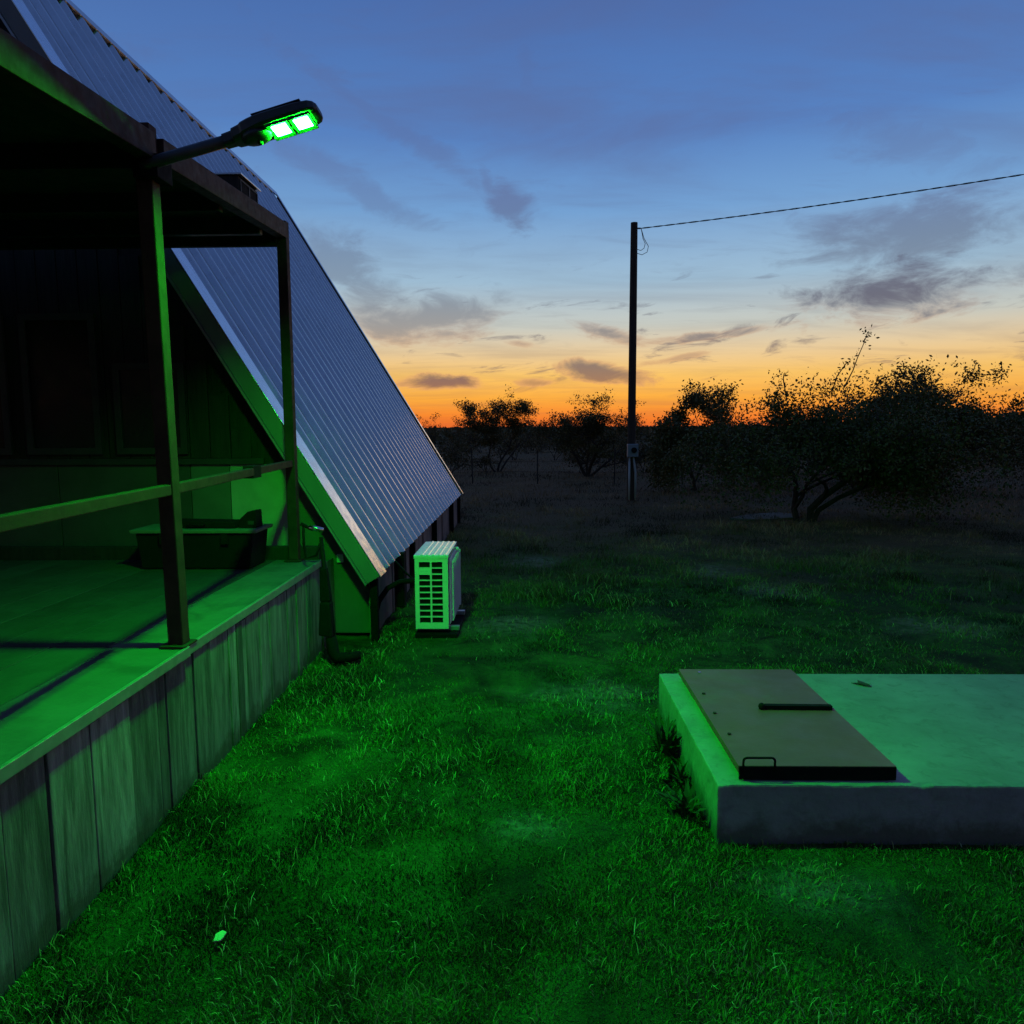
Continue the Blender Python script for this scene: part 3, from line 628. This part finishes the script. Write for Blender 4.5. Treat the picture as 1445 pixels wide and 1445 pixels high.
# ------------------------------------------------------------------ storm shelter
def build_shelter():
    x0, x1, y0, y1, zt = .885, 4.1, 3.39, 5.0, .275
    S = Thing('storm_shelter', (2.4, 4.2, 0), 'low concrete storm shelter slab with brown steel hatch set in the lawn', 'storm shelter')
    mb = MB(); mb.box(x0, x1, y0, y1, -.15, zt)
    bmesh.ops.bevel(mb.bm, geom=list(mb.bm.edges), offset=.010, segments=2, affect='EDGES', profile=.6)
    bmesh.ops.subdivide_edges(mb.bm, edges=[e for e in mb.bm.edges if e.calc_length() > .3], cuts=60, use_grid_fill=True)
    for v in mb.bm.verts:
        k = float(fbm(np.array([v.co.x*16+v.co.z*9]), np.array([v.co.y*16+v.co.z*7]), 3, 3)[0])-.5
        edge = min(abs(v.co.x-x0), .02)+min(abs(v.co.y-y0), .02)
        if v.co.z > zt-.02 and edge < .032: v.co.z -= .03*max(0, k+.06)
        if abs(v.co.y-y0) < .012: v.co.y += .008*k
        if abs(v.co.x-x0) < .012: v.co.x += .008*k
    S.part('concrete_slab', mb, M['concrete'])
    hx0, hx1, hy0, hy1 = .992, 1.735, 3.435, 4.87
    # curb frame beneath the hatch, then the door sheet with a folded rim
    mb = MB(); t = .02
    for b in ((hx0+.025, hx1-.02, hy0+.025, hy0+.045), (hx0+.025, hx1-.02, hy1-.045, hy1-.025), (hx0+.025, hx0+.045, hy0+.046, hy1-.046), (hx1-.04, hx1-.02, hy0+.046, hy1-.046)): mb.box(*b, zt+.001, zt+.034)
    S.part('hatch_curb', mb, M['steel'])
    mb = MB(); mb.box(hx0, hx1, hy0, hy1, zt+.036, zt+.072); D = S.part('hatch_door', mb, M['hatch'], .003)
    mb = MB(); mb.box(hx0+.002, hx1-.002, hy0-.008, hy0-.001, zt+.006, zt+.071); S.part('front_lip', mb, M['black'], .002, parent=D)
    zh = zt+.072
    mb = MB(); mb.hexa([(1.312, 4.145, zh+.001), (1.715, 4.138, zh+.001), (1.715, 4.172, zh+.001), (1.312, 4.18, zh+.001)], [(1.312, 4.145, zh+.026), (1.715, 4.138, zh+.026), (1.715, 4.172, zh+.026), (1.312, 4.18, zh+.026)]); S.part('stiffener_bar', mb, M['black'], .002, parent=D)
    mb = MB(); mb.ball((1.322, 4.155, zh+.018), .02); S.part('bar_knob', mb, M['black'], parent=D, smooth=True)
    mb = MB(); y = hy0-.012; pts = [(1.012, y, zh-.02), (1.012, y, zh+.03)]
    for k in range(5): th = math.pi*(1-k/8); pts.append((1.030+.018*math.cos(th), y, zh+.03+.014*math.sin(th)))
    for k in range(5): th = math.pi*(.5-k/8); pts.append((1.142+.018*math.cos(th), y, zh+.03+.014*math.sin(th)))
    pts += [(1.16, y, zh-.02)]
    mb.tube(pts, .0055, 7); S.part('pull_handle', mb, M['black'], parent=D, smooth=True)
    for x, y in ((1.112, 4.79), (1.05, 4.40), (1.04, 4.09), (1.045, 3.80)):
        mb = MB(); mb.tube([(x, y, zh-.001), (x, y, zh+.007)], .010, 6); S.part('bolt', mb, M['chrome'] if y > 4.7 else M['steel'], parent=D)
    mb = MB(); a = [(2.10, 4.80), (2.14, 4.79), (2.15, 4.82), (2.18, 4.785), (2.215, 4.765), (2.19, 4.745), (2.20, 4.72), (2.165, 4.735), (2.14, 4.755)]
    mb.prism([(x, y, zt+.003+.006*(i % 3)) for i, (x, y) in enumerate(a)], (0, 0, .002))
    single('fallen_leaf', (2.15, 4.77, zt+.003), mb, M['dryleaf'], 'ragged dark dry leaf lying on the bare concrete slab', 'leaf')
build_shelter()

# ------------------------------------------------------------------ service pole and wire
def build_pole():
    px, py = 3.168, 19.94
    P = Thing('utility_pole', (px, py, 0), 'tall dark wooden service pole standing alone in the field', 'utility pole', site=False)
    mb = MB(); mb.tube([(px, py, -.1), (px, py, 2.5), (px+.0, py, 5), (px, py, 7.14)], [.108, .102, .096, .088], 14); P.part('pole', mb, M['pole'], smooth=False)
    mb = MB(); mb.box(px-.135, px+.15, py-.24, py-.105, 1.16, 1.50); bx_ = P.part('meter_box', mb, M['box'], .015)
    mb = MB(); mb.tube([(px+.03, py-.242, 1.34), (px+.03, py-.275, 1.34)], .075, 14); P.part('meter_dial', mb, M['glass'], parent=bx_, smooth=False)
    mb = MB(); mb.box(px-.10, px+.24, py-.16, py-.104, 1.05, 1.155); P.part('mount_board', mb, M['pole'])
    mb = MB(); mb.tube([(px-.07, py-.15, -.05), (px-.07, py-.15, 1.155)], .026, 8); P.part('conduit', mb, M['pvc'], smooth=True)
    mb = MB(); mb.tube([(px+.095, py-.15, -.05), (px+.09, py-.15, .75), (px+.055, py-.15, 1.0), (px+.03, py-.15, 1.155)], .026, 8); P.part('conduit', mb, M['pvc'], smooth=True)
    mb = MB(); mb.tube([(px+.085, py, 7.0), (px+.17, py, 7.0)], .02, 6); P.part('wire_anchor', mb, M['trim'])
    T = Thing('overhead_wire', (px+.17, py, 7.0), 'twisted overhead service wire running from the pole top to the right', 'wire', site=False)
    E_ = Vector((22, 12.)); n = 240; c = []
    for i in range(n+1):
        t = (i/n)**1.0; c.append(Vector((px+.17+(E_.x-px-.17)*t, py+(E_.y-py)*t, 7.0+.14*t+1.15*t*t)))
    for ph in (0, math.pi):
        mb = MB(); mb.tube([p+Vector((.3*math.cos(i*.9+ph)*.01, 0, math.sin(i*.9+ph)*.010)) for i, p in enumerate(c)], .0085, 5); T.part('strand', mb, M['black'], smooth=True)
    for k, (dx, dz) in enumerate(((.23, .62), (.12, .52))):
        mb = MB(); pts = [(px+.18, py, 7.0), (px+.20+dx*.25, py, 6.75), (px+.20+dx*.75, py, 7-dz*.72), (px+.17+dx*.75, py, 7-dz*.95), (px+.14+dx*.3, py, 7-dz*1.06), (px+.09, py, 7-dz*1.0)]
        mb.tube(pts, .008, 5); T.part('slack_loop', mb, M['black'], smooth=True)
build_pole()

# ------------------------------------------------------------------ trees and brush
def tube_arrays(paths, n=5):
    V, F = [], []
    for pts, rs in paths:
        pts = np.array(pts); b = len(V); u = None
        for i, p in enumerate(pts):
            d = pts[min(i+1, len(pts)-1)]-pts[max(i-1, 0)]; d = d/(np.linalg.norm(d)+1e-9)
            if u is None: u = np.cross(d, (.3, .9, .1)); 
            u = u-d*u.dot(d); u /= np.linalg.norm(u)+1e-9; q = np.cross(d, u)
            for k in range(n): a = 2*math.pi*k/n; V.append(p+(u*math.cos(a)+q*math.sin(a))*rs[i])
        for i in range(len(pts)-1):
            for k in range(n): F.append((b+i*n+k, b+i*n+(k+1) % n, b+(i+1)*n+(k+1) % n, b+(i+1)*n+k))
    return V, F
def leaf_mesh(name, P, size, rng, mat, aspect=.5, tints=((.8, 1.2),)):
    n = len(P); d = rng.normal(size=(n, 3)); d /= np.linalg.norm(d, axis=1)[:, None]
    e = rng.normal(size=(n, 3)); e -= d*(e*d).sum(1)[:, None]; e /= np.linalg.norm(e, axis=1)[:, None]
    s = (size*rng.uniform(.6, 1.4, n))[:, None]
    v = np.stack([P-d*s*.5, P+e*s*aspect*.5, P+d*s*.5, P-e*s*aspect*.5], 1).reshape(-1, 3)
    me = bpy.data.meshes.new(name); f = np.arange(4*n).reshape(-1, 4)
    me.vertices.add(4*n); me.vertices.foreach_set('co', v.astype(np.float32).ravel())
    me.loops.add(4*n); me.loops.foreach_set('vertex_index', f.ravel().astype(np.int32))
    me.polygons.add(n); me.polygons.foreach_set('loop_start', (np.arange(n)*4).astype(np.int32)); me.update(); me.validate()
    k = np.repeat(rng.uniform(.7, 1.35, n), 4); y = np.repeat(rng.uniform(.8, 1.25, n), 4)
    a = me.color_attributes.new('tint', 'FLOAT_COLOR', 'POINT'); a.data.foreach_set('color', np.stack([k*y, k, k*.9, np.ones_like(k)], 1).astype(np.float32).ravel())
    me.materials.append(mat); return me
def grow(seed, trunks, depth=4, splay=.55, low=.25, twist=.35, kids=(2, 4)):
    R = random.Random(seed); paths = []; tips = []
    def limb(p, d, L, r, lev):
        pts = [np.array(p)]; k = 5; rs = [r]; d = np.array(d, float)
        for i in range(k):
            d = d+np.array([R.gauss(0, twist), R.gauss(0, twist), R.gauss(.05, twist*.6)])*.45; d /= np.linalg.norm(d)
            pts.append(pts[-1]+d*L/k); rs.append(r*(1-.5*(i+1)/k))
        paths.append((pts, rs))
        if lev >= 2: tips.extend(pts[1:])
        if lev < depth:
            for c in range(R.randint(*kids)):
                i = R.randint(2, k); a = R.uniform(0, 2*math.pi)
                nd_ = d*R.uniform(.35, .8)+np.array([math.cos(a), math.sin(a), R.uniform(-.15, .55)])*splay*1.4; nd_ /= np.linalg.norm(nd_)
                limb(pts[i], nd_, L*R.uniform(.55, .85), rs[i]*.62, lev+1)
    for (x, y, dx, dy, L, r) in trunks: limb((x, y, -.05), np.array([dx, dy, 1.])/np.linalg.norm([dx, dy, 1.]), L, r, 0)
    return paths, np.array(tips)
def tree_meshes(seed, trunks, width, depth_w, height, nleaf, leaf, mat, jitter, low_drop=0., leafy=1., top_sprigs=0, depth=4, keep=None, off=0.):
    rng = np.random.default_rng(seed); paths, tips = grow(seed, trunks, depth)
    c = tips.mean(0); lo, hi = np.percentile(tips, 2, axis=0), np.percentile(tips, 98, axis=0)
    sc = np.array([width/(hi[0]-lo[0]), depth_w/(hi[1]-lo[1]), height/hi[2]])
    mid = np.array([(hi[0]+lo[0])/2, (hi[1]+lo[1])/2, 0])
    def fit(p):                                  # widen the crown without moving the foot of the trunk
        k = np.clip((p[..., 2:3]/hi[2]-.10)/.28, 0, 1); q = p.copy(); q[..., :2] = p[..., :2]*(1-k) + ((p[..., :2]-mid[:2])*sc[:2]+np.array([off, 0]))*k; q[..., 2] = p[..., 2]*sc[2]; return q
    paths = [(fit(np.array(a)), r) for a, r in paths]; T = fit(tips)
    V, F = tube_arrays(paths, 5)
    if top_sprigs: T = np.concatenate([T, top_sprigs])
    cl = T[rng.integers(0, len(T), max(8, nleaf//26))]                  # clumps of leaves along the twigs
    P = cl[rng.integers(0, len(cl), nleaf)]+rng.normal(size=(nleaf, 3))*np.array([jitter, jitter, jitter*.7])
    if low_drop: P[:, 2] -= np.abs(rng.normal(size=nleaf))*low_drop*np.clip(np.abs(P[:, 0])/(width*.5), .2, 1)
    P = P[P[:, 2] > .12]
    if keep: P = P[keep(P)]
    tm = bpy.data.meshes.new('trunk'); tm.from_pydata([tuple(v) for v in V], [], F); tm.materials.append(M['bark'])
    return tm, P, rng
def plant(name, pos, meshes, label, cat, group=None, rot=0., scale=1., parts=('trunk', 'crown')):
    o = bpy.data.objects.new(name, None); C.objects.link(o); o.location = pos; o.rotation_euler = (0, 0, rot); o.scale = (scale,)*3 if not isinstance(scale, tuple) else scale
    tag(o, label, cat, group)
    for nm, me in zip(parts, meshes): c = bpy.data.objects.new(nm, me); C.objects.link(c); c.parent = o
    return o
def build_trees():
    # big leafy tree on the right
    tm, P, rng = tree_meshes(21, [(0, 0, -.08, .05, 1.3, .085), (-.20, .22, -.15, .1, 1.3, .07), (.05, .05, .30, 0, 1.3, .06), (-.25, .1, -.45, .2, 1.3, .05)], 4.9, 3.8, 2.85, 82000, .095, M['leaf'], .095, low_drop=.85, depth=5, off=.4, keep=lambda P: np.random.default_rng(6).random(len(P)) < np.clip(1.15-.85*np.clip((P[:, 2]-1.7)/.9, 0, 1), .1, 1)*np.where(P[:, 2] > 1.5, np.clip((fbm(P[:, 0]*2.3+9, P[:, 2]*2.3, 12, 3)-.36)*6, .12, 1), 1))
    ext = []                                     # long shoot reaching above the crown
    sh = [(.55, 0, 2.7), (.7, -.05, 3.05), (.78, -.05, 3.3), (.86, -.1, 3.55), (.93, -.1, 3.78)]
    sh2 = [(.35, .1, 2.6), (.45, .1, 2.95), (.62, .1, 3.2), (.72, .1, 3.26)]; sh3 = [(1.1, 0, 2.55), (1.3, 0, 2.88), (1.6, 0, 2.98)]; sh4 = [(-.6, 0, 2.5), (-.68, 0, 2.9), (-.66, 0, 3.02)]
    for s in (sh, sh2, sh3, sh4):
        s = np.array(s)
        for k in range(34):
            i = rng.integers(0, len(s)-1); ext.append(s[i]+(s[i+1]-s[i])*rng.random()+rng.normal(size=3)*.05)
    for k in range(22): ext.append(np.array(sh[-1])+rng.normal(size=3)*.055+np.array([.03, 0, .02]))
    P = np.concatenate([P, np.array(ext)])
    bt = plant('mesquite_tree', (6.18, 15.4, 0), (tm, leaf_mesh('crown', P, .068, rng, M['leaf'])), 'large dense leafy tree on the right with one shoot rising above its crown', 'tree')
    for s in (sh, sh2, sh3, sh4):
        mb = MB(); mb.tube(s, [.014, .012, .010, .008, .006][:len(s)], 5); o = bpy.data.objects.new('shoot', mesh_of(mb, 'shoot', M['bark'])); C.objects.link(o); o.parent = bt
    tm, P, rng = tree_meshes(5, [(0, 0, .1, 0, 1.2, .07), (.1, .1, -.5, 0, 1.1, .05), (-.1, 0, .6, .2, 1.2, .05)], 2.5, 2.4, 3.1, 26000, .1, M['leaf'], .13, low_drop=.6, depth=5)
    plant('mesquite_tree', (5.6, 23., 0), (tm, leaf_mesh('crown', P, .085, rng, M['leaf'])), 'bushy tree between the service pole and the large right-hand tree', 'tree')
    tm, P, rng = tree_meshes(8, [(0, 0, .2, 0, 1.2, .07), (.1, .1, -.6, 0, 1.2, .05), (-.1, 0, .6, .2, 1.2, .05)], 5.6, 4., 3.45, 42000, .1, M['leaf'], .11, low_drop=.6, depth=5)
    plant('mesquite_tree', (12.6, 22.5, 0), (tm, leaf_mesh('crown', P, .085, rng, M['leaf'])), 'broad airy tree at the right edge behind the large leafy tree', 'tree')
    # open mesquite left of the pole: forked trunk, wide limbs
    tm, P, rng = tree_meshes(33, [(0, 0, .35, 0, 1.4, .085), (-.05, 0, -.7, .1, 1.5, .075), (.05, 0, 1.5, .1, 1.5, .06), (0, .05, -.1, .3, 1.5, .06)], 3.6, 3., 2.95, 17000, .085, M['leaf'], .11, keep=lambda P: P[:, 2] > .75, depth=5)
    plant('mesquite_tree', (3.05, 29.9, 0), (tm, leaf_mesh('crown', P, .075, rng, M['leaf'])), 'open forked mesquite with wide bare limbs just left of the service pole', 'tree')
    tm, P, rng = tree_meshes(47, [(0, 0, .2, 0, 1.2, .06), (-.1, 0, -1.2, .1, 1.4, .05), (.1, 0, .8, .1, 1.3, .05)], 2.9, 2.8, 3.05, 17000, .085, M['leaf'], .11, keep=lambda P: P[:, 2] > .5, depth=5)
    plant('mesquite_tree', (-.62, 33.6, 0), (tm, leaf_mesh('crown', P, .075, rng, M['leaf'])), 'small rounded mesquite nearest the roof corner against the orange sky', 'tree')
    # scrub: three kinds, copied
    kinds = []
    for s, (w_, h_, nl) in enumerate(((2.6, 1.5, 1500), (1.9, 1.15, 1000), (3.2, 1.75, 1900))):
        tm, P, rng = tree_meshes(60+s, [(0, 0, .4, 0, .7, .03), (0, .1, -.6, .1, .7, .03), (.1, 0, .1, .6, .7, .03)], w_, w_*.8, h_, nl, .1, M['brush'], .2, low_drop=.4, depth=3)
        kinds.append((tm, leaf_mesh('crown', P, .12, rng, M['brush'])))
    R = random.Random(2); k = 0
    spots = []
    for i in range(70):
        y = R.uniform(31, 75); a = R.uniform(-.10, .66); spots.append((a*y, y))
    for i in range(14): y = R.uniform(24, 34); spots.append((R.uniform(.27, .66)*y, y))
    for i, (x, y) in enumerate(spots):
        plant('scrub_bush', (x, y, 0), kinds[i % 3], 'low dark scrub bush in the rough ground beyond the lawn', 'bush', 'scrub bushes beyond the lawn', R.uniform(0, 6.28), R.uniform(.6, 1.05)*(1+max(0, y-40)/120), ('stem', 'crown'))
    # taller thin bushes on the horizon at the left, beside the roof
    tm, P, rng = tree_meshes(90, [(0, 0, .3, 0, .9, .03), (0, .1, -.5, .1, .9, .03), (.1, 0, .1, .3, 1., .03)], 2.6, 2., 2.9, 700, .1, M['brush'], .16, depth=3)
    mm = (tm, leaf_mesh('crown', P, .12, rng, M['brush']))
    for x, y, s in ((-6.4, 62, 1.0), (-4.6, 66, .93), (-8.2, 70, 1.), (-3.2, 58, .9), (8.2, 70, .95), (12.5, 74, 1.), (5.0, 66, .9)):
        plant('thin_bush', (x, y, 0), mm, 'sparse twiggy bush breaking the far horizon', 'bush', 'twiggy bushes on the horizon', R.uniform(0, 6.28), s, ('stem', 'crown'))
    # far wood line: nobody could count it
    rng = np.random.default_rng(77); n = 60000
    y = rng.uniform(80, 330, n); a = rng.uniform(-.9, .95, n); x = a*y
    top = 1.1+1.3*fbm(x*.06, y*.03, 5, 4)+np.where(a > .42, 3.2*fbm(x*.03, y*.02, 8, 3)*np.clip((a-.42)*6, 0, 1), 0)
    P = np.stack([x, y, rng.random(n)**.8*top], 1)
    o = bpy.data.objects.new('far_brush', leaf_mesh('far_brush', P, .85, rng, M['brush'], .6)); C.objects.link(o); o['kind'] = 'stuff'
    # wire fence
    P_ = Thing('wire_fence', (0, 26, 0), 'thin post and wire fence crossing the field before the scrub', 'fence', site=False)
    fy = lambda x: 26.5-.25*x
    for x in np.cumsum([-1.4, 2.3, 2.6, 2.2, 2.7, 2.4, 2.5, 2.2]):
        mb = MB(); y = fy(x); z = 1.2+R.uniform(-.05, .05); l = R.uniform(-.04, .04)
        mb.tube([(x, y, -.1), (x+l, y, z)], .024, 6); P_.part('fence_post', mb, M['bark'])
    for z in (.4, .75, 1.08):
        mb = MB(); mb.tube([(x, fy(x)-.032, z+.02*math.sin(x*4)) for x in np.arange(-1.5, 16.2, .8)], .006, 4); P_.part('fence_wire', mb, M['bark'])
build_trees()

# pale slab of bare ground near the big tree
mb = MB(); pts = [(4.6, 15.75), (5.0, 15.5), (5.5, 15.62), (5.95, 15.8), (6.3, 16.3), (6.0, 16.75), (5.4, 16.55), (4.9, 16.15)]
mb.prism([(x, y, -.03) for x, y in pts], (0, 0, .055)); single('pale_slab', (5.4, 16.1, 0), mb, M['concrete'], 'pale flat slab lying in the grass before the large tree', 'slab', site=False, bevel=.01)

# ------------------------------------------------------------------ turf
def turf():
    rng = np.random.default_rng(7)
    def field(n, ylo, yhi, power, spread):
        u = rng.random(n); y = (ylo**(1-power)+u*(yhi**(1-power)-ylo**(1-power)))**(1/(1-power))
        x = rng.uniform(-1, 1, n)*(spread*y+.35); return x, y
    def ok(x, y):
        lx = x*CA-y*SA; ly = x*SA+y*CA
        m = ~((lx < -1.86) & (ly < 6.95)) & ~((lx < -1.45) & (ly > 6.5) & (ly < 15.6)) & ~((lx < -1.5) & (ly > 6.93) & (ly < 15.5))
        m &= ~((lx > .885) & (lx < 4.1) & (ly > 3.39) & (ly < 5.0)) & ~((lx > -1.07) & (lx < -.62) & (ly > 6.83) & (ly < 7.84))
        return m
    sets = []
    x, y = field(720000, 1.7, 15, 1.75, .76); sets.append((x, y, 0))
    x, y = field(190000, 8, 48, 1.6, .72); sets.append((x, y, 1))
    V, F3, Cc = [], [], []; base = 0; nv = []
    for x, y, far in sets:
        k = ok(x, y); x, y = x[k], y[k]
        cl = fbm(x*2.6, y*2.6, 11, 4); cl2 = fbm(x*.7, y*.7, 15, 3); b = bare(x, y)
        keep = rng.random(len(x)) < np.clip(.18+1.5*(cl-.28)+.5*(cl2-.4), .06, 1)*(1-.55*b)*(1-.35*b*(y > 7))
        x, y, cl, cl2, b = x[keep], y[keep], cl[keep], cl2[keep], b[keep]; n = len(x)
        straw = rng.random(n) < np.clip(.08+.5*(cl2-.45)+.8*b, .03, .9)
        h = (.010+.050*np.clip(cl-.3, 0, 1)+.010*cl2)*rng.uniform(.5, 1.5, n)*.9
        h = np.where(rng.random(n) < .006, h*2.0, h)
        tc_ = np.random.default_rng(3).uniform([-4, 1.8], [5, 9], (130, 2)); tr = np.random.default_rng(4).uniform(.04, .12, 130); tu = np.zeros(n)
        for (tx, ty), r_ in zip(tc_, tr): tu = np.maximum(tu, np.clip(1.2-np.hypot(x-tx, y-ty)/r_, 0, 1))
        h = h*(1+.8*tu)
        if far: h = h*(1.5+2.2*np.clip((fbm(x*1.3, y*1.3, 66, 3)-.5)*4, 0, 1))*(1+y/40)
        wd = (.0009+.0009*rng.random(n))*(1+y*.13)*np.where(straw, 1.1, 1)*(1.2 if far else 1.)
        lie = np.where(straw, rng.uniform(.7, 2.2, n), rng.uniform(.3, 1.8, n)); lie = np.where(straw & (rng.random(n) < .5), lie*1.7, lie)
        a = rng.uniform(0, 2*np.pi, n)+(fbm(x*1.5, y*1.5, 21, 2)-.5)*6*.7
        dx, dy = np.cos(a), np.sin(a); lz = 1/np.sqrt(1+lie**2); lh = lie*lz
        tw = rng.uniform(0, np.pi, n); sx_, sy_ = np.cos(tw), np.sin(tw)
        L = np.where(straw, h*1.5+.010, h)
        z0 = gz(x, y)-.004; p0 = np.stack([x, y, z0], 1)
        d1 = np.stack([dx*lh*.5, dy*lh*.5, np.sqrt(np.clip(1-(lh*.5)**2, .1, 1))], 1)*(L*.55)[:, None]
        d2 = np.stack([dx*lh, dy*lh, lz*.9], 1)*(L*.55)[:, None]
        s = np.stack([sx_, sy_, np.zeros(n)], 1)*wd[:, None]
        vv = np.stack([p0-s, p0+s, p0+d1+s*.8, p0+d1-s*.8, p0+d1+d2], 1).reshape(-1, 3)
        f = np.array([[0, 1, 2], [0, 2, 3], [3, 2, 4]]); ff = (base+np.arange(n)[:, None, None]*5+f[None]).reshape(-1, 3); base += 5*n
        g = rng.uniform(.7, 1.3, n)*np.clip(.10+3.6*(fbm(x*1.7, y*1.7, 51, 5)-.36), .10, 1.7)  # patch tone noise; its dark blotches also stand in for shade between clumps
        col = np.where(straw[:, None], np.array([[.24, .27, .07]])*rng.uniform(.55, 1.35, n)[:, None], np.array([[.078, .185, .016]])*g[:, None])
        dead = (~straw) & (rng.random(n) < .22); col[dead] = np.array([.13, .15, .05])*g[dead][:, None]
        dr = dryness(x, y)[:, None]; col = col*(1-dr)+dr*np.array([[.24, .145, .066]])*(rng.uniform(.5, 1.5, n)*np.clip(.3+4*(fbm(x*.8, y*.8, 61, 4)-.38), .25, 1.6))[:, None]
        mat_ = np.clip((fbm(x*2.1, y*2.1, 91, 4)-.5)*5, 0, 1); fl = straw & (rng.random(n) < .03+.28*mat_) & (y < 9); col[fl] = np.array([.46, .50, .20])*rng.uniform(.6, 1.2, fl.sum())[:, None]
        col = np.concatenate([col, np.ones((n, 1))], 1)
        V.append(vv); F3.append(ff); Cc.append(np.repeat(col, 5, 0))
    V = np.concatenate(V); F3 = np.concatenate(F3); Cc = np.concatenate(Cc); nf = len(F3)
    me = bpy.data.meshes.new('grass'); me.vertices.add(len(V)); me.vertices.foreach_set('co', V.astype(np.float32).ravel())
    me.loops.add(nf*3); me.loops.foreach_set('vertex_index', F3.astype(np.int32).ravel())
    me.polygons.add(nf); me.polygons.foreach_set('loop_start', (np.arange(nf)*3).astype(np.int32)); me.update()
    at = me.color_attributes.new('tint', 'FLOAT_COLOR', 'POINT'); at.data.foreach_set('color', Cc.astype(np.float32).ravel())
    me.materials.append(M['blade']); o = bpy.data.objects.new('grass', me); C.objects.link(o); o['kind'] = 'stuff'
    print('grass tris', nf)
turf()

# weeds against the shelter, a bright scrap in the grass
def weed(x, y, h, n, seed, label):
    R = random.Random(seed); mb = MB()
    for k in range(n):
        a = R.uniform(0, 6.28); l = h*R.uniform(.5, 1.1); sp = R.uniform(.2, .9); w_ = .012*R.uniform(.7, 1.5)
        d = Vector((math.cos(a)*sp, math.sin(a)*sp, 1)).normalized(); s = d.cross(Vector((0, 0, 1))).normalized()*w_
        p = Vector((x+R.gauss(0, .025), y+R.gauss(0, .04), -.01)); q = p+d*l*.6; e = q+(d+Vector((0, 0, -.5))).normalized()*l*.5
        v = [mb.bm.verts.new(t) for t in (p-s*.5, p+s*.5, q+s, q-s, e)]
        mb.bm.faces.new(v[:4]); mb.bm.faces.new((v[3], v[2], v[4]))
    me_o = single('weed', (x, y, 0), mb, M['brush'], label, 'weed', site=False, tint=(.55, .7, .6, 1))
    return me_o
weed(.90, 4.32, .26, 46, 1, 'tall dark weed growing midway along the left side of the concrete shelter')
weed(.86, 3.62, .16, 34, 2, 'small dark weed by the near left corner of the concrete shelter')
weed(.93, 3.95, .14, 26, 3, 'low weed between the two others along the concrete shelter')
mb = MB(); x, y = -1.12, 2.66; z = float(gz(x, y))+.03
mb.prism([(x-.016, y-.02, z), (x+.012, y-.022, z+.004), (x+.022, y+.012, z+.012), (x+.002, y+.024, z+.012), (x-.02, y+.01, z+.006)], (0, 0, .004))
single('plastic_scrap', (x, y, z), mb, M['tag'], 'small bright scrap lying in the grass near the porch', 'scrap', site=False)
